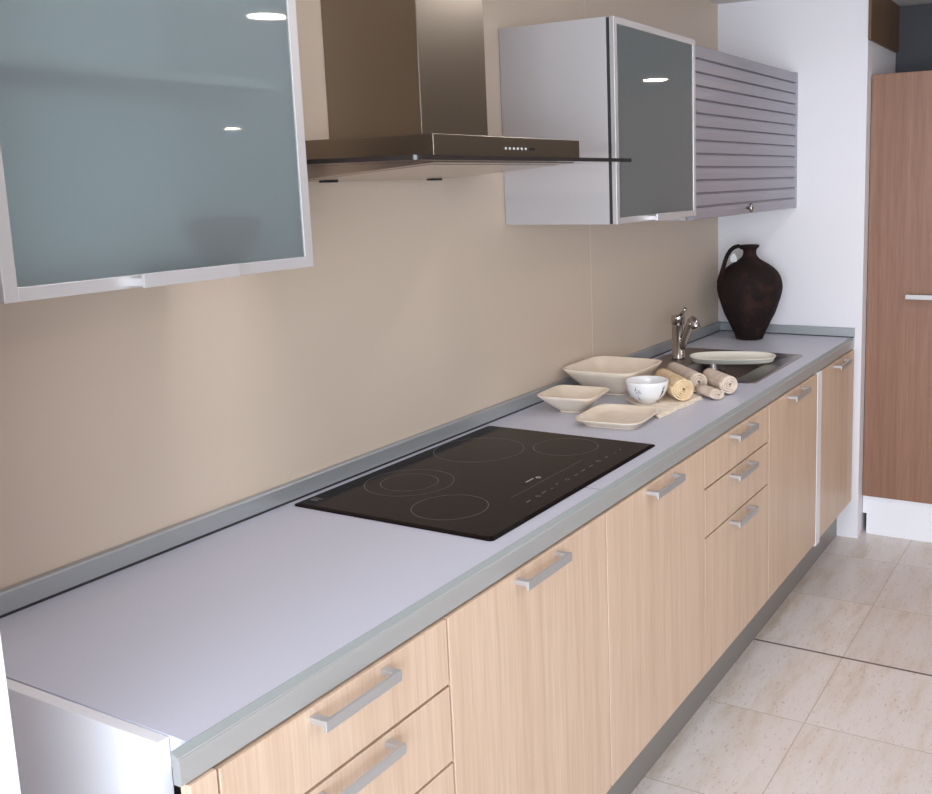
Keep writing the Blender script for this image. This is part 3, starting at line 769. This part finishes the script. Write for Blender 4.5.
# ------------------------------------------------------------------ tall cabinet
tx = 3.452
tall = thing('tall_cabinet', 'tall brown oak cabinet on a pale plinth at the right', 'cabinet', (3.7, -0.97, 0.0))
TY0, TY1 = -1.262, -0.6520
obj('carcass', B(tx+0.021, 3.932, TY0+0.001, TY1-0.001, 0.175, 1.998, bev=0.001), M['brown_oak'], tall)
td = obj('door', B(tx, tx+0.019, TY0, TY1-0.0015, 0.178, 2.0, bev=0.001), M['brown_oak'], tall)
bar_handle(td, -1.085, -0.8180, 1.0785, tx, h=0.020, axis='y')
obj('plinth', B(tx+0.012, tx+0.028, TY0, TY1-0.018, 0.0, 0.1765, bev=0.001).box(tx+0.0115, tx+0.028, TY1-0.0185, YW-0.003, 0.095, 0.1765), M['white_lam'], tall, 'pale plinth board')

# ------------------------------------------------------------------ ceiling lamps (three of them show as reflections in the glass doors)
def lamp(x, y, label, k=1.0):
    t = thing('ceiling_lamp', label, 'ceiling lamp', (x, y, HC), 'recessed ceiling lamps')
    obj('trim_ring', MB().lathe([(r*k, z) for r, z in ((0.085,-0.0005),(0.103,-0.0005),(0.104,-0.004),(0.098,-0.008),(0.086,-0.006))], (x,y,HC), n=40), M['trim_white'], t)
    obj('diffuser', MB().lathe([(0.0,-0.0012),(0.085*k,-0.0012),(0.085*k,-0.004),(0.0,-0.004)], (x,y,HC), n=40), M['lamp'], t)
lamps = [(2.345,-2.375,'round ceiling lamp mirrored near the top of the near glass door'),
         (6.02,-2.23,'round ceiling lamp mirrored in the glass door right of the hood'),
         (7.672,-8.446,'distant round ceiling lamp mirrored small in the near glass door, under the brighter one'),
         (0.2,-3.6,'round ceiling lamp in the showroom, second row from the kitchen'),
         (0.46,-0.92,'round ceiling lamp above the near part of the worktop, left of the hood'),
         (2.20,-1.05,'round ceiling lamp above the far part of the worktop, near the sink')]
lamp_power = [5, 10, 14, 12, 4.5, 4.0]
for x, y, l in lamps: lamp(x, y, l, 2.0 if y > -1 else 1.0)

# ------------------------------------------------------------------ light
def area(name, loc, size, energy, col, target, size_y=None, spread=PI):
    l = bpy.data.lights.new(name, 'AREA'); l.energy = energy; l.color = col
    l.shape = 'RECTANGLE' if size_y else 'DISK'; l.size = size
    if size_y: l.size_y = size_y
    l.spread = spread
    o = bpy.data.objects.new(name, l); COL.objects.link(o); o.location = loc
    o.rotation_euler = (Vector(target)-Vector(loc)).to_track_quat('-Z','Y').to_euler()
    return o
area('added_window_light', (wx+0.01, -2.5, 1.275), 3.7, 158, (0.82, 0.92, 1.06), (0, -2.5, 1.275), 1.75)  # added key light, set just inside the unseen window
area('added_shop_window_light', ((WA+WB)/2, WF+0.01, 1.24), WB-WA-0.1, 18, (0.84, 0.93, 1.06), ((WA+WB)/2, 0, 1.24), 2.0)  # added front fill, set just inside the unseen shop window
for (x, y, l), e in zip(lamps, lamp_power):
    area('lamp_light', (x, y, HC-0.02), 0.34 if y > -1 else 0.17, e, (1.0, 0.82, 0.64) if y < -1.2 else (0.95, 0.95, 1.0), (x, y, 0))
w = bpy.data.worlds.new('World'); scene.world = w; w.use_nodes = True
w.node_tree.nodes['Background'].inputs['Color'].default_value = (0.9, 0.95, 1.0, 1)
w.node_tree.nodes['Background'].inputs['Strength'].default_value = 1.0

# ------------------------------------------------------------------ camera
cam = bpy.data.cameras.new('camera'); co = bpy.data.objects.new('camera', cam); COL.objects.link(co)
yaw, pitch, roll_ = 0.5085, -0.1645, -0.0263
F, PX, PY = 989.6106, 574.6013, 346.5217
cy, sy, cp, sp = math.cos(yaw), math.sin(yaw), math.cos(pitch), math.sin(pitch)
fwd = Vector((cy*cp, sy*cp, sp)); right = Vector((sy, -cy, 0)); upv = right.cross(fwd)
r2 = right*math.cos(roll_) + upv*math.sin(roll_); u2 = -right*math.sin(roll_) + upv*math.cos(roll_)
R = Matrix((r2, u2, -fwd)).transposed().to_4x4()
R.translation = Vector((-0.8731, -1.6127, 1.5909))
co.matrix_world = R
cam.sensor_fit = 'HORIZONTAL'; cam.sensor_width = 36.0; cam.lens = 36.0*F/932
cam.shift_x = -(PX-466)/932; cam.shift_y = (PY-397)/932
cam.clip_start = 0.02
scene.camera = co

vs = scene.view_settings
vs.view_transform = 'Standard'; vs.look = 'None'; vs.exposure = 0.27; vs.gamma = 1.0; vs.use_curve_mapping = False
